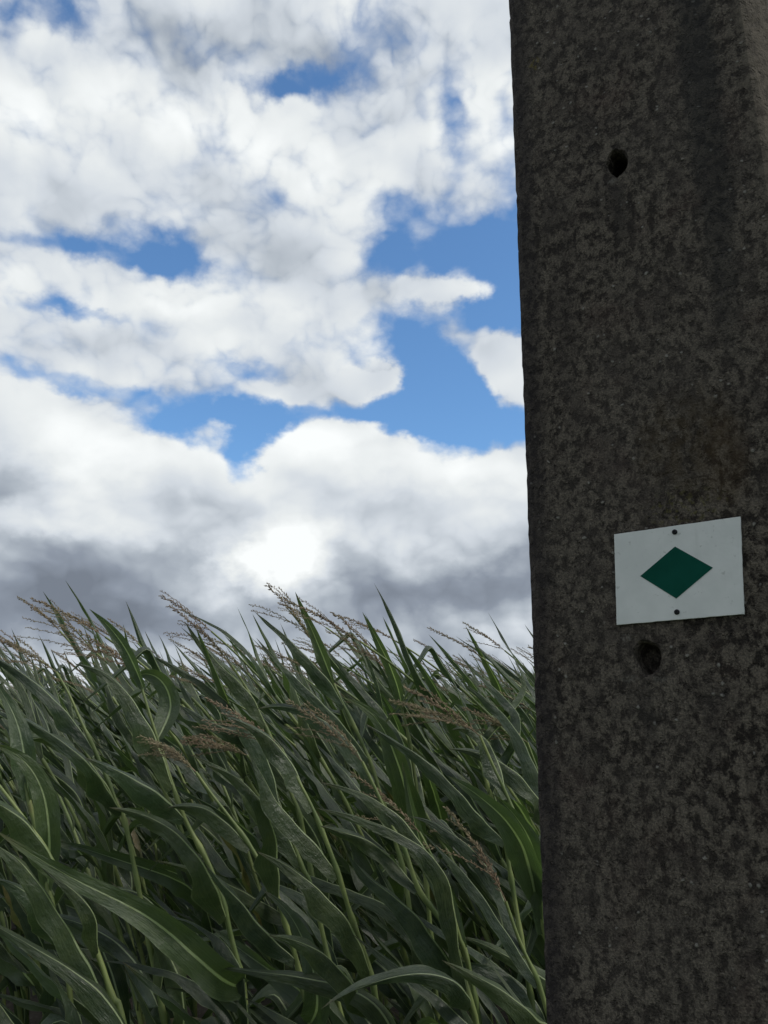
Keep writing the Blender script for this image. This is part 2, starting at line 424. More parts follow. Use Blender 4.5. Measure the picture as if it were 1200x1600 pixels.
for (hx, hy, sx_, sy_, k_) in ((978, 996, .008, .006, .75), (957, 283, .007, .004, .7), (985, 1062, .014, .006, .4), (1030, 1060, .012, .005, .35)):
    x1, z1 = pz(hx, hy)
    c = n.mix(n.m('MULTIPLY', patch(x1, z1, sx_, sy_, k_, 1.3), n.ramp(n.noise(tco, 260, 3, .6), .42, .6)), c, (.20, .19, .165))
for (hx, hy) in ((1013, 1120), (966, 330)):          # damp run below each hole
    x1, z1 = pz(hx, hy)
    c = n.mix(patch(x1, z1, .011, .055, .40, .8), c, (.020, .018, .017))
# damp dark run beside the right-hand corner, fading downwards
x1, z1 = pz(1098, 150)
c = n.mix(patch(x1, z1, .030, .42, .62, .5), c, (.020, .021, .021))
# the left arris is darker
lx = n.m('SUBTRACT', SX, n.m('MULTIPLY_ADD', n.m('SUBTRACT', SZ, lzb), kl, lb))
c = n.mix(n.ramp(n.m('MULTIPLY_ADD', n.m('SUBTRACT', blot2, .5), .05, lx), .012, .038, .62, 0), c, (.022, .019, .021))
# chamfer beyond the right corner: the extra light it catches, painted as paler colour
rx_ = n.m('SUBTRACT', SX, n.m('MULTIPLY_ADD', n.m('SUBTRACT', SZ, rz_), kr, ra))
c = n.mix(n.m('MULTIPLY', n.ramp(n.m('MULTIPLY_ADD', n.m('SUBTRACT', blot, .5), .04, rx_), -.012, .012), n.ramp(blot, .35, .6, .45, .9)), c, (.145, .125, .097))
n.put(p.inputs['Base Color'], c)
p.inputs['Roughness'].default_value = .92; p.inputs['Specular IOR Level'].default_value = .25
pits = n.ramp(n.noise(tco, 150, 3, .6), .57, .70)
hgt = n.m('ADD', n.m('MULTIPLY', blot, 1.1), n.m('MULTIPLY', grain, .55))
hgt = n.m('SUBTRACT', n.m('ADD', hgt, n.m('MULTIPLY', spk, .5)), n.m('MULTIPLY', pits, .8))
bump(n, p, hgt, .0040, 1.0)

# ------------------------------------------------------------------ trail marker on the pole
def build_sign():
    OUT = -.0045                                    # plate stands this far off the face
    root = thing('trail_marker_sign', 'small white plate with a green diamond, screwed crooked to the concrete pole', 'sign')
    cxs = sum(q[0] for q in sa)/4; czs = sum(q[1] for q in sa)/4
    root.matrix_world = PM @ Matrix.Translation((cxs, 0, czs))
    loc = [(q[0]-cxs, q[1]-czs) for q in sa]         # TL TR BR BL
    out = []
    rr = random.Random(4)
    for i in range(4):
        (x0, z0), (x1_, z1_) = loc[i], loc[(i+1) % 4]
        N = 24
        L = math.hypot(x1_-x0, z1_-z0)
        for j in range(N):
            t = j/N
            bow = math.sin(math.pi*t)
            w = (rr.random()-.5)*.0005*(1 if i in (1, 2) else .4)
            nx, nz = (z1_-z0)/L, -(x1_-x0)/L
            out.append((x0+(x1_-x0)*t+nx*w, z0+(z1_-z0)*t+nz*w))
    T = .0028
    bm = bmesh.new()
    def ringv(y, s): return [bm.verts.new((x*s, y, z*s)) for x, z in out]
    r0 = ringv(OUT+T, 1.0); r1 = ringv(OUT+.0004, 1.0); r2 = ringv(OUT, .995)
    N = len(out)
    for A, B_ in ((r0, r1), (r1, r2)):
        for i in range(N): bm.faces.new((A[i], A[(i+1) % N], B_[(i+1) % N], B_[i]))
    bm.faces.new(r0[::-1]); bm.faces.new(r2)
    bmesh.ops.recalc_face_normals(bm, faces=bm.faces)
    me = bpy.data.meshes.new('plate'); bm.to_mesh(me); bm.free(); me.materials.append(M_WHITE)
    obj('plate', me, root)
    # painted diamond: a thin film
    dm = [fc(*q) for q in ((1056, 855), (1115, 888), (1058, 936), (1002, 901))]
    dm = [(x-cxs, z-czs) for x, z in dm]
    bm = bmesh.new()
    A = [bm.verts.new((x, OUT-.0004, z)) for x, z in dm]; B_ = [bm.verts.new((x, OUT-.00005, z)) for x, z in dm]
    bm.faces.new(A)
    for i in range(4): bm.faces.new((A[i], B_[i], B_[(i+1) % 4], A[(i+1) % 4]))
    bmesh.ops.recalc_face_normals(bm, faces=bm.faces)
    me = bpy.data.meshes.new('diamond'); bm.to_mesh(me); bm.free(); me.materials.append(M_GREEN)
    obj('diamond', me, root)
    for (px, py) in ((1055.5, 832.5), (1059, 957)):
        x, z = fc(px, py); x -= cxs; z -= czs
        bm = bmesh.new(); N = 20; rad = .0031
        prof = [(1.0, -.0001), (1.0, -.0008), (.82, -.0016), (.5, -.0021), (.46, -.0009)]   # domed head with a socket
        rings = [[bm.verts.new((x+math.cos(2*math.pi*i/N)*rad*s, OUT+y, z+math.sin(2*math.pi*i/N)*rad*s)) for i in range(N)] for s, y in prof]
        for A, B_ in zip(rings, rings[1:]):
            for i in range(N): bm.faces.new((A[i], A[(i+1) % N], B_[(i+1) % N], B_[i]))
        bm.faces.new(rings[-1]); bmesh.ops.recalc_face_normals(bm, faces=bm.faces)
        me = bpy.data.meshes.new('screw'); bm.to_mesh(me); bm.free(); me.materials.append(M_SCREW)
        obj('screw', me, root)
build_sign()

# ------------------------------------------------------------------ maize
def catmull(P, n):
    P = np.asarray(P, float)
    Q = np.vstack([2*P[0]-P[1], P, 2*P[-1]-P[-2]])
    seg = len(P)-1
    out = []
    for t in np.linspace(0, seg, n):
        i = min(int(t), seg-1); u = t-i
        a, b_, c_, d = Q[i:i+4]
        out.append(.5*((2*b_)+(-a+c_)*u+(2*a-5*b_+4*c_-d)*u*u+(-a+3*b_-3*c_+d)*u**3))
    out = np.array(out)
    # even spacing
    s = np.concatenate([[0], np.cumsum(np.linalg.norm(np.diff(out, axis=0), axis=1))])
    si = np.linspace(0, s[-1], n)
    return np.stack([np.interp(si, s, out[:, k]) for k in range(3)], 1)
def unit(v): return v/(np.linalg.norm(v, axis=-1, keepdims=True)+1e-12)

def leaf_arrays(path, lat0, W, rs, fold=(.55, .25), twist=0., nu=6, ruffle=1., lats=None, lee=None):
    """blade along path; lat0 is the sideways axis at the base; returns V, F, UV"""
    n = len(path)
    T = unit(np.gradient(path, axis=0))
    S = np.linspace(0, 1, n)
    L = np.linalg.norm(np.diff(path, axis=0), axis=1).sum()
    lat = np.array(lat0, float); ph = rs.rand(6)*6.28
    # rounded base, long taper
    wid = W*np.clip(.40+2.4*S, 0, 1)*(1-S**1.75)**.95*(1+.06*np.sin(S*9+ph[5])+.03*np.sin(S*23+ph[2]))*1.06
    V = []; UV = []
    us = np.linspace(-1, 1, nu+1)
    pr = None
    for i in range(n):
        if lats is not None: lat = lats[i]
        lat = lat-np.dot(lat, T[i])*T[i]; lat = lat/(np.linalg.norm(lat)+1e-9)
        if lee is not None:      # the wind swings the blade until it trails behind its midrib
            nw = lee-lee.dot(T[i])*T[i]; lw = np.cross(nw, T[i]); lw = lw/(np.linalg.norm(lw)+1e-9)
            g = min(1, S[i]*3.2); g = g*g*(3-2*g)
            lat = unit(lat*(1-g)+lw*g*1.0+lat*.02)
        a = twist*S[i]**1.3+.18*math.sin(S[i]*5+ph[4])*S[i]
        N0 = np.cross(T[i], lat)
        la_ = math.cos(a)*lat+math.sin(a)*N0
        N1 = np.cross(T[i], la_)
        fo = fold[0]+(fold[1]-fold[0])*min(1, S[i]*1.7)
        hw = wid[i]/2
        for u in us:
            au = abs(u)
            side = 1 if u > 0 else -1
            x = math.copysign(au, u)*hw*math.cos(fo)
            z = hw*(au**1.25)*math.sin(fo)
            fr = L*21
            rf = ruffle*hw*.17*au**2.2*(math.sin(S[i]*fr+ph[0] if side > 0 else S[i]*fr*1.13+ph[1])+.5*math.sin(S[i]*fr*2.3+ph[2 if side > 0 else 3]))*min(1, S[i]*4)
            # crumpled, beaten surface: buckles that run across the blade and differ on each side
            q1 = S[i]*L
            cr_ = ruffle*hw*(.055*math.sin(q1*47+u*2.6+ph[3])*math.sin(q1*19+ph[4]-u*1.4)+.035*math.sin(q1*88-u*4+ph[1])*au)*min(1, S[i]*6)
            V.append(path[i]+la_*x+N1*(z+rf+cr_))
            UV.append((u*.5+.5, S[i]))
    k = nu+1
    idx = np.arange(n*k).reshape(n, k)
    Fc = np.stack([idx[:-1, :-1].ravel(), idx[:-1, 1:].ravel(), idx[1:, 1:].ravel(), idx[1:, :-1].ravel()], 1)
    return np.array(V), Fc, np.array(UV)

def tube_arrays(path, rad, k=8):
    n = len(path); T = unit(np.gradient(path, axis=0))
    up = np.array((0, 1., 0.)); V = []
    for i in range(n):
        a = np.cross(T[i], up); a /= np.linalg.norm(a)+1e-9; c_ = np.cross(T[i], a)
        for q in range(k):
            t = 2*math.pi*q/k
            V.append(path[i]+rad[i]*(math.cos(t)*a+math.sin(t)*c_))
    Fc = []
    for i in range(n-1):
        for q in range(k):
            Fc.append((i*k+q, i*k+(q+1) % k, (i+1)*k+(q+1) % k, (i+1)*k+q))
    uv = np.tile((.2, .4), (n*k, 1))
    return np.array(V), np.array(Fc), uv

def join(parts):
    Vs, Fs, Us, o = [], [], [], 0
    for V, Fc, U in parts:
        Vs.append(V); Fs.append(Fc+o); Us.append(U); o += len(V)
    return np.vstack(Vs), np.vstack(Fs), np.vstack(Us)

def spikelets(path, rs, density=230., size=1., low=False):
    """little husks alternating along a tassel branch"""
    L = np.linalg.norm(np.diff(path, axis=0), axis=1).sum()
    n = max(6, int(L*density*(.35 if low else 1)))
    T = unit(np.gradient(path, axis=0)); m_ = len(path)
    V, Fc = [], []
    for i in range(n):
        t = .1+.9*i/n; f = t*(m_-1); a = int(f); a2 = min(a+1, m_-1)
        p0 = path[a]+(path[a2]-path[a])*(f-a); tt = T[a]
        r = rs.randn(3); r -= r.dot(tt)*tt; r /= np.linalg.norm(r)+1e-9
        d = unit(tt*.8+r*(.35+.5*rs.rand()))
        l = size*(.0050+.0040*rs.rand())*(1.7 if low else 1); w = l*.19
        s1 = np.cross(d, r); s1 /= np.linalg.norm(s1)+1e-9; s2 = np.cross(d, s1)
        o = len(V); c0 = p0+r*.001
        mid = c0+d*l*.45
        V += [c0, mid+s1*w, mid+s2*w, mid-s1*w, mid-s2*w, c0+d*l]
        for q in range(4):
            q2 = (q+1) % 4
            Fc += [(o, o+1+q2, o+1+q, o+1+q), (o+5, o+1+q, o+1+q2, o+1+q2)]
    return V, Fc

def quadfix(Fc):   # degenerate quads are used for triangles: split later
    return Fc

def tassel_arrays(base, d0, rs, length=.30, nb=9, low=False, wind=np.array((-1., 0, .05)), bend=.75, spread=1.0):
    """centre spike and side branches, all swept down wind"""
    d0 = unit(np.array(d0, float)); parts = []; TV, TF = [], []
    def sweep(p0, d, L, k, n):
        pts = [np.array(p0)]; d = unit(np.array(d))
        for i in range(n-1):
            s = (i+1)/(n-1)
            dd = unit(d*(1-k*s)+wind*k*s+np.array((0, 0, -.12*s)))
            pts.append(pts[-1]+dd*L/(n-1))
        return np.array(pts)
    n = 7 if low else 14
    main = sweep(base, d0, length, bend*.55, n)
    lines = [(main, 1.35)]
    T = unit(np.gradient(main, axis=0))
    for i in range(nb):
        t = .03+.40*i/max(1, nb-1); f = t*(n-1); a = int(f); p0 = main[a]+(main[a+1]-main[a])*(f-a)
        r = rs.randn(3); r -= r.dot(T[a])*T[a]; r /= np.linalg.norm(r)+1e-9
        d = unit(T[a]+r*(.35+.5*rs.rand())*spread+wind*.3)
        lines.append((sweep(p0, d, length*(.85-.35*i/nb)*(.6+.55*rs.rand()), bend*(.7+.5*rs.rand()), n), 1.0))
    for pth, sz in lines:
        parts.append(tube_arrays(pth, np.linspace(.0016 if sz > 1 else .0010, .0006, len(pth))*(1.3 if low else 1), 3 if low else 5))
        v, f = spikelets(pth, rs, 400 if sz > 1 else 215, 1.05*sz, low)
        o = len(TV); TV += v; TF += [tuple(q+o for q in ff) for ff in f]
    V, Fq, U = join(parts)
    TV = np.array(TV); TF = np.array(TF)
    return V, Fq, U, TV, TF

def mesh_with_tris(name, V, Fq, TV, TF, mat):
    """quads of the stems plus the triangles of the husks in one mesh"""
    me = bpy.data.meshes.new(name)
    o = len(V); allV = np.vstack([V, TV])
    tri = []
    for f in TF:
        u = []
        for q in f:
            if q not in u: u.append(q)
        tri.append([int(q)+o for q in u])
    me.from_pydata([tuple(v) for v in allV], [], [list(map(int, f)) for f in Fq]+tri)
    me.materials.append(mat); me.update()
    return me

def stalk_radius(s, r0=.0125, r1=.0032):
    return r0+(r1-r0)*s**.8

def stalk_mesh_arrays(path, rs, k=10, low=False, r0=.0125, nodes=None):
    S = np.linspace(0, 1, len(path)); rad = stalk_radius(S, r0)
    if nodes is not None:
        for ns in nodes:            # each sheath swells up to its collar and then steps in
            rad = rad+.0022*np.exp(-((S-ns)/.012)**2)+.0012*np.clip(1-(ns-S)/.07, 0, 1)*(S < ns)
    return tube_arrays(path, rad, 5 if low else k)

WIND = np.array((-1.0, .05, .0))
def auto_leaf(path_stalk, s0, side_az, rs, low=False, W=None, L=None, elev=None):
    n = len(path_stalk); i = min(int(s0*(n-1)), n-2)
    p0 = path_stalk[i]; t0 = unit(path_stalk[i+1]-path_stalk[i])
    az_ = np.array((math.cos(side_az), math.sin(side_az), 0)); az_ -= az_.dot(t0)*t0; az_ = unit(az_)
    d0 = unit(t0+az_*(.30+.25*rs.rand()))
    lat0 = np.cross(t0, az_)
    L = L or (.52+.33*rs.rand()); W = W or (.056+.028*rs.rand())
    el_ = elev if elev is not None else rs.choice([1.5, 1.05, .7, .35, -.3], p=[.28, .30, .22, .12, .08])+rs.randn()*.15
    w = unit(np.array((-1.0, rs.randn()*.33, el_)))
    m_ = 9 if low else 40
    kink = rs.uniform(.4, .7) if rs.rand() < .16 else 9
    pts = [p0+az_*.003]; ks = 1.1+rs.rand()*1.3; ph = rs.rand()*6
    wob = .03+.07*rs.rand()
    for q in range(m_-1):
        s = (q+1)/(m_-1); k = min(1, (s*ks))**1.25; k = k*k*(3-2*k)*.96
        d = unit(d0*(1-k)+w*k+np.array((0, math.sin(s*6+ph)*wob, math.sin(s*8+ph*2)*wob*.8-.16*s*s)))
        if s > kink: d = unit(d+np.array((-.2, 0, -1.6))*min(1, (s-kink)*12))
        pts.append(pts[-1]+d*L/(m_-1))
    return leaf_arrays(np.array(pts), lat0, W, rs, fold=(.8, .45+.6*rs.rand()), twist=rs.randn()*.6, nu=2 if low else 8, ruffle=.5 if low else .9+.9*rs.rand(),
                       lee=unit(np.array((-1., rs.randn()*.45, -.15+rs.randn()*.3))) if rs.rand() < .8 else None)

def auto_stalk(rs, H=2.2, n=40, lean=None):
    t0 = R(3+6*rs.rand()); t1 = lean or R(40+16*rs.rand()); yd = rs.randn()*.10
    pts = [np.zeros(3)]
    for i in range(n-1):
        s = (i+1)/(n-1); th = t0+t1*s**1.5
        pts.append(pts[-1]+np.array((-math.sin(th), math.sin(th)*yd, math.cos(th)))*H/(n-1))
    return np.array(pts)

def plant_arrays(seed, low=False):
    rs = np.random.RandomState(seed)
    H = 2.22+.22*rs.rand()
    st = auto_stalk(rs, H, 14 if low else 44)
    nl = 9 if low else 12
    plane = rs.rand()*math.pi
    nodes = [.14+.73*i/(nl-1)+rs.randn()*.008 for i in range(nl)]
    leaves = []
    for i, s in enumerate(nodes):
        f = i/(nl-1)
        Wd = (.104-.052*f**1.5)*(.85+.28*rs.rand()); Ln = (.76-.24*f**1.6)*(.9+.25*rs.rand())
        leaves.append((auto_leaf(st, s, plane+math.pi*(i % 2)+rs.randn()*.35, rs, low, Wd, Ln,
                                 elev=(1.5+rs.randn()*.45) if f > .68 else None), rs.rand()))
    d = st[-1]-st[-3]
    tas = tassel_arrays(st[-1], d, rs, .19+.09*rs.rand(), 2 if low else rs.randint(1, 6), low, bend=.2+.5*rs.rand(), spread=.7)
    return st, stalk_mesh_arrays(st, rs, 8, low, nodes=None if low else nodes), leaves, tas

def leaf_mat(r): return M_DRY if r > .97 else (M_LEAF2 if r > .5 else M_LEAF)

# --- the plants one can single out in the photograph -----------------------------------
# leaf: (points base->tip in photo px, depth at base, depth at tip, width px, turn of the blade, twist)
HERO = [
 dict(label='maize plant whose thick upright flag leaf pokes highest at the far left of the skyline', Y=2.15,
  stalk=[(384,1580),(374,1515),(360,1460),(347,1405),(324,1346),(290,1282),(269,1225),(247,1158),(232,1110),(214,1050)],
  tassel=(200,1020,-.9,.75,.24,9),
  leaves=[([(224,1075),(210,1040),(196,1013),(172,980),(139,951)],2.15,2.10,26,.75,.2),
          ([(271,1236),(262,1197),(243,1150),(219,1108),(192,1073),(160,1045),(117,1037)],2.13,2.05,58,.60,.3),
          ([(292,1284),(250,1240),(205,1215),(168,1197),(132,1184)],2.1,1.95,62,.55,.2),
          ([(262,1158),(268,1110),(262,1075),(242,1053),(220,1050),(200,1062)],2.2,2.2,44,.8,.3),
          ([(355,1440),(338,1385),(306,1330),(262,1290),(215,1268),(170,1262)],2.1,2.0,60,.5,-.4),
          ([(392,1572),(350,1537),(295,1484),(232,1425),(188,1408),(110,1374),(55,1338),(-10,1296)],2.0,1.75,56,.9,.35)]),
 dict(label='maize plant at the bottom left whose long pale midrib arches up to the picture edge', Y=1.95,
  stalk=[(196,1610),(176,1560),(160,1510),(140,1460),(118,1412),(96,1370),(60,1310),(20,1255),(-15,1210)],
  tassel=(-60,1150,-.8,.5,.26,8),
  leaves=[([(176,1582),(150,1524),(112,1462),(76,1400),(40,1350),(0,1320),(-50,1300)],1.95,1.8,70,.55,.3),
          ([(140,1500),(158,1465),(150,1430),(125,1400),(98,1378),(60,1350)],1.93,1.85,34,.5,.2),
          ([(96,1370),(75,1330),(48,1290),(10,1262),(-40,1240)],1.95,1.8,54,.6,.1)]),
 dict(label='maize plant with a clumped brown tassel caught against its neighbour, left of the middle', Y=2.08,
  stalk=[(490,1640),(474,1550),(463,1500),(450,1456),(434,1402),(420,1372),(392,1324),(367,1288),(330,1240),(306,1206)],
  tassel=(306,1204,-.8,.75,.17,15),
  leaves=[([(436,1402),(437,1345),(428,1294),(404,1243),(368,1210),(326,1196)],2.06,1.95,50,.7,.3),
          ([(492,1640),(498,1570),(490,1512),(468,1452),(440,1408),(410,1390)],1.95,1.95,44,.75,.2),
          ([(465,1506),(440,1480),(400,1440),(370,1400),(345,1382),(322,1350)],2.05,1.9,44,.5,.2),
          ([(392,1324),(370,1300),(335,1270),(300,1258),(262,1262)],2.1,2.0,40,.5,.5)]),
 dict(label='maize plant with bright edged leaf running up and left beneath the middle of the field', Y=2.0,
  stalk=[(606,1660),(592,1590),(580,1524),(565,1478),(548,1430),(530,1370),(512,1320),(488,1262),(462,1212),(440,1170)],
  tassel=(432,1155,-.8,.7,.22,9),
  leaves=[([(580,1524),(566,1478),(541,1434),(496,1386),(440,1346),(400,1330)],1.98,1.85,56,.65,.2),
          ([(530,1370),(505,1330),(470,1296),(438,1262),(410,1210),(385,1170)],2.0,1.95,50,.6,.3),
          ([(488,1262),(470,1215),(440,1170),(405,1140),(360,1122)],2.02,1.95,46,.6,.1),
          ([(592,1590),(560,1550),(520,1500),(470,1470),(420,1462)],1.95,1.8,52,.5,.4)]),
 dict(label='maize plant whose folded leaf kinks sharply over like an elbow, left of the pole', Y=1.9,
  stalk=[(752,1650),(738,1580),(730,1548),(716,1500),(690,1440),(655,1392),(633,1330),(612,1290),(590,1240),(566,1190)],
  tassel=(556,1172,-.7,.75,.22,8),
  leaves=[([(732,1552),(719,1500),(714,1436),(704,1372),(682,1332),(615,1297),(553,1272),(492,1262)],1.88,1.75,46,.62,.5),
          ([(762,1596),(735,1556),(707,1524),(650,1518),(584,1535),(530,1554),(501,1577)],1.8,1.65,40,.55,.2),
          ([(730,1548),(700,1500),(662,1440),(620,1404),(575,1372),(540,1330)],1.9,1.8,54,.65,.2),
          ([(655,1392),(622,1350),(575,1312),(530,1300),(500,1290)],1.95,1.85,40,.5,.2)]),
 dict(label='maize plant with an upright tan tassel in front of the leaves, low beside the pole', Y=1.85,
  stalk=[(872,1650),(856,1586),(841,1535),(818,1485),(806,1455),(790,1408)],
  tassel=(786,1400,-.42,1.0,.225,7),
  leaves=[([(841,1537),(802,1472),(764,1414),(730,1368),(700,1338),(660,1300)],1.85,1.75,34,.45,.2),
          ([(860,1640),(841,1596),(818,1570),(776,1541),(733,1520),(690,1500)],1.75,1.65,50,.7,.2),
          ([(818,1485),(796,1420),(760,1350),(720,1310),(672,1280),(640,1275)],1.9,1.8,40,.55,.4)]),
 dict(label='maize plant with two broad hanging leaves curling down right against the pole edge', Y=2.05,
  stalk=[(880,1600),(862,1500),(846,1440),(832,1380),(815,1310),(795,1250),(772,1200),(750,1150)],
  tassel=(742,1130,-.8,.7,.22,11),
  leaves=[([(850,1460),(848,1400),(841,1350),(826,1305),(800,1267),(770,1240)],2.05,1.95,46,.75,.2),
          ([(829,1420),(830,1366),(818,1320),(790,1280),(745,1240),(700,1212)],2.02,1.9,52,.8,.2),
          ([(795,1250),(783,1215),(777,1186),(758,1152),(732,1137),(705,1140)],2.1,2.05,44,.7,.2)]),
 dict(label='maize plant with one slender flag leaf on the skyline, midway between middle peak and pole', Y=2.5,
  stalk=[(668,1400),(660,1330),(652,1250),(645,1190),(636,1140),(622,1090),(604,1050)],
  tassel=(600,1042,-.62,.98,.25,7),
  leaves=[([(629,1108),(622,1073),(607,1035),(588,997),(566,956)],2.5,2.45,24,.8,.1),
          ([(652,1250),(640,1180),(615,1128),(575,1085),(540,1045),(508,1012)],2.48,2.4,36,.7,.2),
          ([(660,1330),(640,1250),(616,1175),(598,1133),(572,1100),(538,1090)],2.4,2.3,50,.8,.2)]),
 dict(label='tallest maize plant, its needle flag leaf and tassel topping the middle of the skyline', Y=2.35,
  stalk=[(640,1420),(622,1330),(600,1260),(580,1195),(556,1140),(536,1100),(515,1055),(492,1010)],
  tassel=(490,1008,-.55,1.0,.23,9),
  leaves=[([(521,1068),(504,1024),(485,978),(472,952),(461,924)],2.35,2.3,22,.8,.1),
          ([(540,1095),(514,1062),(478,1025),(440,988),(398,956)],2.33,2.2,32,.65,.1),
          ([(582,1186),(530,1124),(484,1080),(440,1038),(400,996)],2.3,2.15,34,.6,.1),
          ([(600,1260),(570,1190),(530,1140),(480,1110),(430,1100),(400,1108)],2.3,2.2,44,.6,.2)]),
 dict(label='maize plant with an arching tassel blown flat at the left picture edge', Y=2.4,
  stalk=[(205,1330),(180,1250),(152,1180),(128,1130),(108,1085),(88,1050)],
  tassel=(86,1046,-.95,.62,.27,11),
  leaves=[([(150,1178),(122,1134),(95,1101),(50,1062),(0,1030),(-40,1010)],2.4,2.3,34,.6,.1),
          ([(205,1245),(139,1191),(92,1156),(48,1126),(-5,1107)],2.2,2.1,38,.6,.2),
          ([(180,1250),(150,1200),(105,1160),(55,1150),(10,1170)],2.35,2.25,44,.6,.2)]),
 dict(label='maize plant with long curved tassel above twin pointed leaves, between left and middle peaks', Y=2.45,
  stalk=[(480,1330),(455,1240),(430,1170),(408,1120),(385,1075),(362,1040)],
  tassel=(362,1040,-.72,.92,.27,9),
  leaves=[([(440,1132),(396,1086),(352,1048),(319,1010),(288,970)],2.45,2.35,32,.65,.1),
          ([(455,1240),(415,1170),(370,1110),(325,1070),(270,1040),(230,1020)],2.4,2.3,36,.6,.2),
          ([(430,1170),(395,1150),(345,1138),(305,1112),(268,1096)],2.35,2.25,40,.65,.2)]),
 dict(label='maize plant with red brown tassel lying flat over the green near the pole', Y=2.3,
  stalk=[(800,1380),(780,1290),(756,1210),(735,1160),(716,1130)],
  tassel=(716,1130,-1.0,.45,.20,10),
  leaves=[([(837,1210),(822,1130),(783,1086),(741,1046),(715,1020)],2.4,2.3,32,.6,.1),
          ([(800,1330),(726,1248),(676,1193),(615,1158),(570,1130)],2.2,2.05,42,.55,.1),
          ([(850,1130),(829,1075),(800,1046),(780,1030)],2.45,2.4,22,.7,.1)]),
 dict(label='maize plant with one bare pinkish tassel spike slanting across the leaves in mid field', Y=1.95,
  stalk=[(742,1560),(716,1460),(692,1380),(668,1325),(655,1300)],
  tassel=(655,1298,-.72,.82,.20,3),
  leaves=[([(700,1400),(668,1330),(620,1270),(560,1235),(500,1222)],1.95,1.85,46,.6,.3),
          ([(716,1460),(690,1380),(660,1330),(640,1250),(628,1190)],2.05,2.05,34,.8,.1)]),
 dict(label='maize plant with a bushy brown tassel hanging over broad leaves, left of the middle peak', Y=2.2,
  stalk=[(500,1440),(470,1350),(440,1270),(412,1215),(386,1180)],
  tassel=(384,1177,-1.0,.35,.18,14),
  leaves=[([(470,1350),(440,1290),(400,1240),(350,1200),(300,1180)],2.2,2.1,46,.6,.2),
          ([(440,1270),(424,1200),(400,1150),(360,1110),(320,1085)],2.2,2.1,42,.65,.2)]),
 dict(label='maize plant with seedy brown tassel drooping beside the pole, second from the top', Y=2.35,
  stalk=[(880,1340),(860,1270),(842,1210),(824,1160)],
  tassel=(822,1155,-.85,.7,.2,12),
  leaves=[([(860,1270),(835,1190),(800,1130),(760,1090),(720,1065)],2.35,2.25,40,.6,.2),
          ([(866,1300),(845,1250),(800,1200),(750,1175),(700,1170)],2.3,2.2,44,.6,.2)]),
 dict(label='maize plant at the left edge with loose curling leaves under the arching tassel', Y=2.1,
  stalk=[(110,1560),(95,1470),(75,1390),(60,1320),(45,1250),(28,1190),(8,1140)],
  tassel=(0,1120,-.9,.6,.2,8),
  leaves=[([(75,1390),(78,1310),(70,1240),(50,1200),(20,1170),(-20,1160)],2.1,2.0,46,.75,.2),
          ([(45,1250),(40,1190),(28,1130),(8,1090),(-10,1060)],2.1,2.1,40,.75,.2),
          ([(95,1470),(70,1420),(30,1385),(-20,1370)],2.05,1.95,44,.5,.2)]),
]
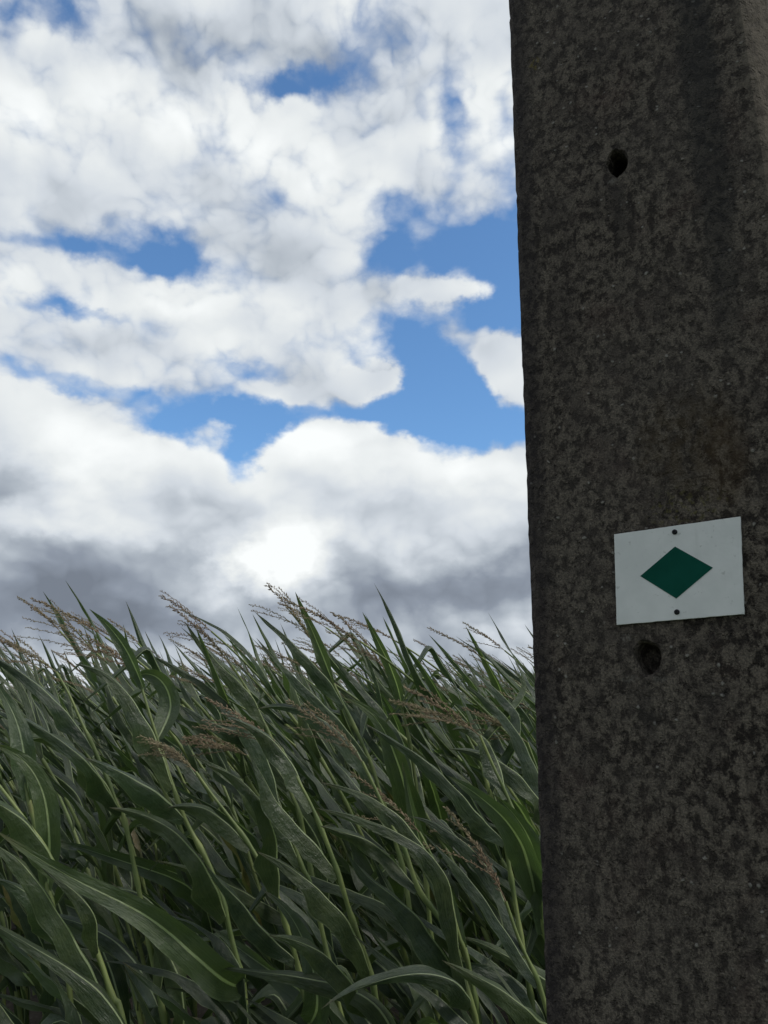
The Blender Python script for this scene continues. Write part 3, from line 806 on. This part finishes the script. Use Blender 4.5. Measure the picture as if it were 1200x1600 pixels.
def hero_plant(h, idx):
    rs = np.random.RandomState(400+idx)
    Y = h['Y']; top = [np.array(at(x, y, Y)) for x, y in h['stalk']]      # bottom -> top
    low_, nx = top[0], top[1]
    t = unit(nx-low_)
    z = low_[2]
    # carry the stalk down to the soil, straightening as it goes
    foot = np.array((low_[0]+min(.5, -t[0]/max(t[2], .3)*z*.45), Y+rs.randn()*.05, -.02))
    midp = low_-t*z*.45
    pts = [foot, .35*foot+.65*midp+np.array((.0, 0, -.05)), ]+top
    path = catmull(np.array(pts), 70)
    root = thing('maize_plant', h['label'], 'maize plant', tuple(foot), 'maize plants along the front of the field')
    sh = path-foot
    nodes = [.12, .24, .36, .47, .57, .66, .74, .81, .88]
    V, Fc, U = stalk_mesh_arrays(sh, rs, 10, r0=.012, nodes=nodes)
    obj('stalk', make_mesh('stalk', V, Fc, [M_STALK], U), root)
    view = None
    for (pp, Ya, Yb, wpx, face, tw) in h['leaves']:
        N = len(pp)
        P3 = []
        for i, (x, y) in enumerate(pp):
            Yi = Ya+(Yb-Ya)*i/(N-1); P3.append(np.array(at(x, y, Yi)))
        # base of the blade joins the plant's own stalk
        dists = np.linalg.norm(path-P3[0], axis=1); j = int(np.argmin(dists))
        if dists[j] > .02:
            P3[0] = path[j]
            if len(P3) > 5 and np.linalg.norm(P3[1]-P3[0]) < .08: del P3[1]
        pth = catmull(np.array(P3), 48)
        for _ in range(40): pth[1:-1] = .25*pth[:-2]+.5*pth[1:-1]+.25*pth[2:]
        Tn = unit(np.gradient(pth, axis=0))
        lats = []
        for i in range(48):
            vdir = unit(pth[i]-np.array(EYE)); sp = unit(np.cross(Tn[i], vdir))
            a = (1-face)*1.45+.25*math.sin(i/48*3.5+idx)
            lats.append(math.cos(a)*sp+math.sin(a)*vdir)
        if face >= .74:
            Wm = wpx*((Ya+Yb)/2)/F*1.0
            V, Fc, U = leaf_arrays(pth-foot, None, Wm, rs, fold=(.6, .32), twist=tw, nu=8, ruffle=1.1, lats=lats)
        else:                    # folded along the midrib, both halves trailing down wind
            Wm = min(.10, wpx*((Ya+Yb)/2)/F*1.22)
            V, Fc, U = leaf_arrays(pth-foot, (0, 1, 0), Wm, rs, fold=(.95, .80), twist=-.25+tw*.6, nu=8, ruffle=1.2, lee=unit(np.array((-1., .25, -.1))))
        obj('leaf', make_mesh('leaf', V, Fc, [leaf_mat(rs.rand()*.93)], U), root)
    # the lower leaves, which the others hide
    pl = rs.rand()*3
    for i, s in enumerate((.08, .14, .20, .26, .32, .38, .44, .50)):
        (V, Fc, U) = auto_leaf(sh, s, pl+math.pi*(i % 2)+rs.randn()*.3, rs, W=.070+.02*rs.rand(), L=.5+.15*rs.rand(), elev=.35+.3*rs.randn() if sh[int(s*69)][2] > .75 else None)
        obj('leaf', make_mesh('leaf', V, Fc, [leaf_mat(rs.rand())], U), root)
    tx, ty, dx, dz, ln, nb = h['tassel']
    tb = np.array(at(tx, ty, Y)); 
    if np.linalg.norm(tb-path[-1]) < .12: tb = path[-1]
    V, Fq, U, TV, TF = tassel_arrays(tb-foot, (dx, 0.0, dz), rs, ln, max(2, int(nb*.75)), bend=.5 if nb < 12 else .8, spread=.85)
    if np.linalg.norm(tb-path[-1]) > .001:      # neck between the last node and the tassel
        nk = catmull(np.array([path[-2], path[-1], tb])-foot, 10)
        a, f_, u_ = tube_arrays(nk, np.full(10, .0025), 5); V, Fq, U = join([(V, Fq, U), (a, f_, u_)])
    obj('tassel', mesh_with_tris('tassel', V, Fq, TV, TF, M_TASSEL), root)
for i, h in enumerate(HERO): hero_plant(h, i)

# --- the rest of the field: variants, then copies --------------------------------------
NV = 14
PH = []
protos = []
for v in range(NV):
    st, sk, leaves, tas = plant_arrays(20+v)
    data = [('stalk', make_mesh('stalk', sk[0], sk[1], [M_STALK], sk[2]))]
    for (V, Fc, U), r in leaves: data.append(('leaf', make_mesh('leaf', V, Fc, [leaf_mat(r)], U)))
    data.append(('tassel', mesh_with_tris('tassel', tas[0], tas[1], tas[3], tas[4], M_TASSEL)))
    protos.append(data)
    PH.append(max([float(tas[3][:, 2].max())]+[float(a[0][:, 2].max()) for a, _ in leaves]))
first = {}
def build_first(v, loc, rz, sc):
    root = thing('maize_plant', '', 'maize plant', loc, GROUP); 
    for nm, me in protos[v]: obj(nm, me, root)
    return root
GROUP = 'maize plants packed behind the front of the field'
LABEL = 'plain maize plant packed in behind the front plants, leaves and tassel blown left'
def copy_tree(o):
    c_ = o.copy(); C.objects.link(c_)
    for ch in o.children:
        d = ch.copy(); C.objects.link(d); d.parent = c_
    return c_
rf = random.Random(11)
spots = []; rest = []
Y = 2.72; 
while Y < 30:
    x = -.56*Y-1.2-rf.random()*.1 if Y > 9 else -.52*Y-.25
    xe = .95*Y+3.5
    while x < xe:
        q = (x+rf.gauss(0, .035), Y+rf.gauss(0, .07))
        vis = (-.50*q[1]-.05 < q[0] < .20*q[1]+.75)
        if vis and len(spots) < 284: spots.append(q)
        else: rest.append(q)
        x += (.165 if Y < 9 else .19)*rf.uniform(.8, 1.25)
    Y += .62 if Y < 9 else .75
last = 0; rowed = []
for i, q in enumerate(spots):
    v = rf.randrange(NV)
    while v == last: v = rf.randrange(NV)
    last = v
    if v not in first: o = build_first(v, (0, 0, 0), 0, 1); first[v] = o
    else: o = copy_tree(first[v])
    o.location = (q[0], q[1], -.01)
    o.rotation_euler = (rf.gauss(0, .03), rf.gauss(0, .05), rf.gauss(0, .34))
    s = min(.99, (1.87+.016*q[1]+rf.gauss(0, .05))/PH[v]); o.scale = (s, s, s)
    rowed.append((round((q[1]-2.72)/.62), q, o)); o['label'] = LABEL; o['category'] = 'maize plant'; o['group'] = GROUP
ORD = ['first', 'second', 'third', 'fourth', 'fifth', 'sixth', 'seventh', 'eighth', 'ninth', 'tenth', 'eleventh', 'twelfth', 'thirteenth', 'fourteenth', 'fifteenth', 'sixteenth', 'seventeenth', 'eighteenth', 'nineteenth', 'twentieth']
for row, where in ((0, 'second row'), (1, 'third row')):
    rr_ = sorted([r for r in rowed if r[0] == row], key=lambda r: -r[1][0]/r[1][1])
    for k_, r in enumerate(rr_[:20]):
        r[2]['label'] = 'wind bent maize plant in the %s of the field, %s counting from the pole' % (where, ORD[k_])
        r[2]['group'] = 'maize plants of the two rows behind the front'
print('individual plants', len(spots), 'mass plants', len(rest))

# --- further plants and those out of frame: one mass -----------------------------------
lows = []
for v in range(8):
    st, sk, leaves, tas = plant_arrays(80+v, True)
    lv = [a for a, _ in leaves]
    V1, F1, U1 = join(lv)
    tq = np.array([list(dict.fromkeys(map(int, f))) for f in tas[4]])
    lows.append((sk, (V1, F1, U1), (tas[0], tas[1]), (tas[3], tq)))
vv, quads, tris, uvs, qm = [], [], [], [], []
off_ = 0
for q in rest:
    sk, lf, tq, tt = lows[rf.randrange(8)]
    hp = max(float(lf[0][:, 2].max()), float(tt[0][:, 2].max()))
    a = rf.gauss(0, .22); s = min(1.0, (1.84+.012*q[1]+rf.gauss(0, .05))/hp); ca, sa_ = math.cos(a)*s, math.sin(a)*s
    Rm = np.array(((ca, -sa_, 0), (sa_, ca, 0), (0, 0, s)))
    for (V, Fc), mi, isq, U in (((sk[0], sk[1]), 1, True, sk[2]), ((lf[0], lf[1]), 0, True, lf[2]), (tq, 2, True, None), (tt, 2, False, None)):
        vv.append(V@Rm.T+np.array((q[0], q[1], 0)))
        uvs.append(U if U is not None else np.zeros((len(V), 2)))
        if isq: quads.append(Fc+off_); qm.append(np.full(len(Fc), mi))
        else: tris.append(Fc+off_)
        off_ += len(V)
V = np.vstack(vv).astype(np.float32); Q = np.vstack(quads); Tt = np.vstack(tris); U = np.vstack(uvs)
me = bpy.data.meshes.new('maize_field')
me.vertices.add(len(V)); me.vertices.foreach_set('co', V.ravel())
loops = np.concatenate([Q.ravel(), Tt.ravel()]).astype(np.int32)
me.loops.add(len(loops)); me.loops.foreach_set('vertex_index', loops)
me.polygons.add(len(Q)+len(Tt))
me.polygons.foreach_set('loop_start', np.concatenate([np.arange(len(Q))*4, len(Q)*4+np.arange(len(Tt))*3]).astype(np.int32))
for q in (M_LEAF, M_STALK, M_TASSEL): me.materials.append(q)
me.polygons.foreach_set('material_index', np.concatenate(qm+[np.full(len(Tt), 2)]).astype(np.int32))
me.update(calc_edges=True)
l = me.uv_layers.new(name='UVMap'); l.data.foreach_set('uv', U.astype(np.float32)[loops].ravel())
me.polygons.foreach_set('use_smooth', np.full(len(Q)+len(Tt), True))
o = obj('maize_field', me); o['kind'] = 'stuff'; o['label'] = 'far mass of wind blown maize reaching back to the horizon'; o['category'] = 'maize'
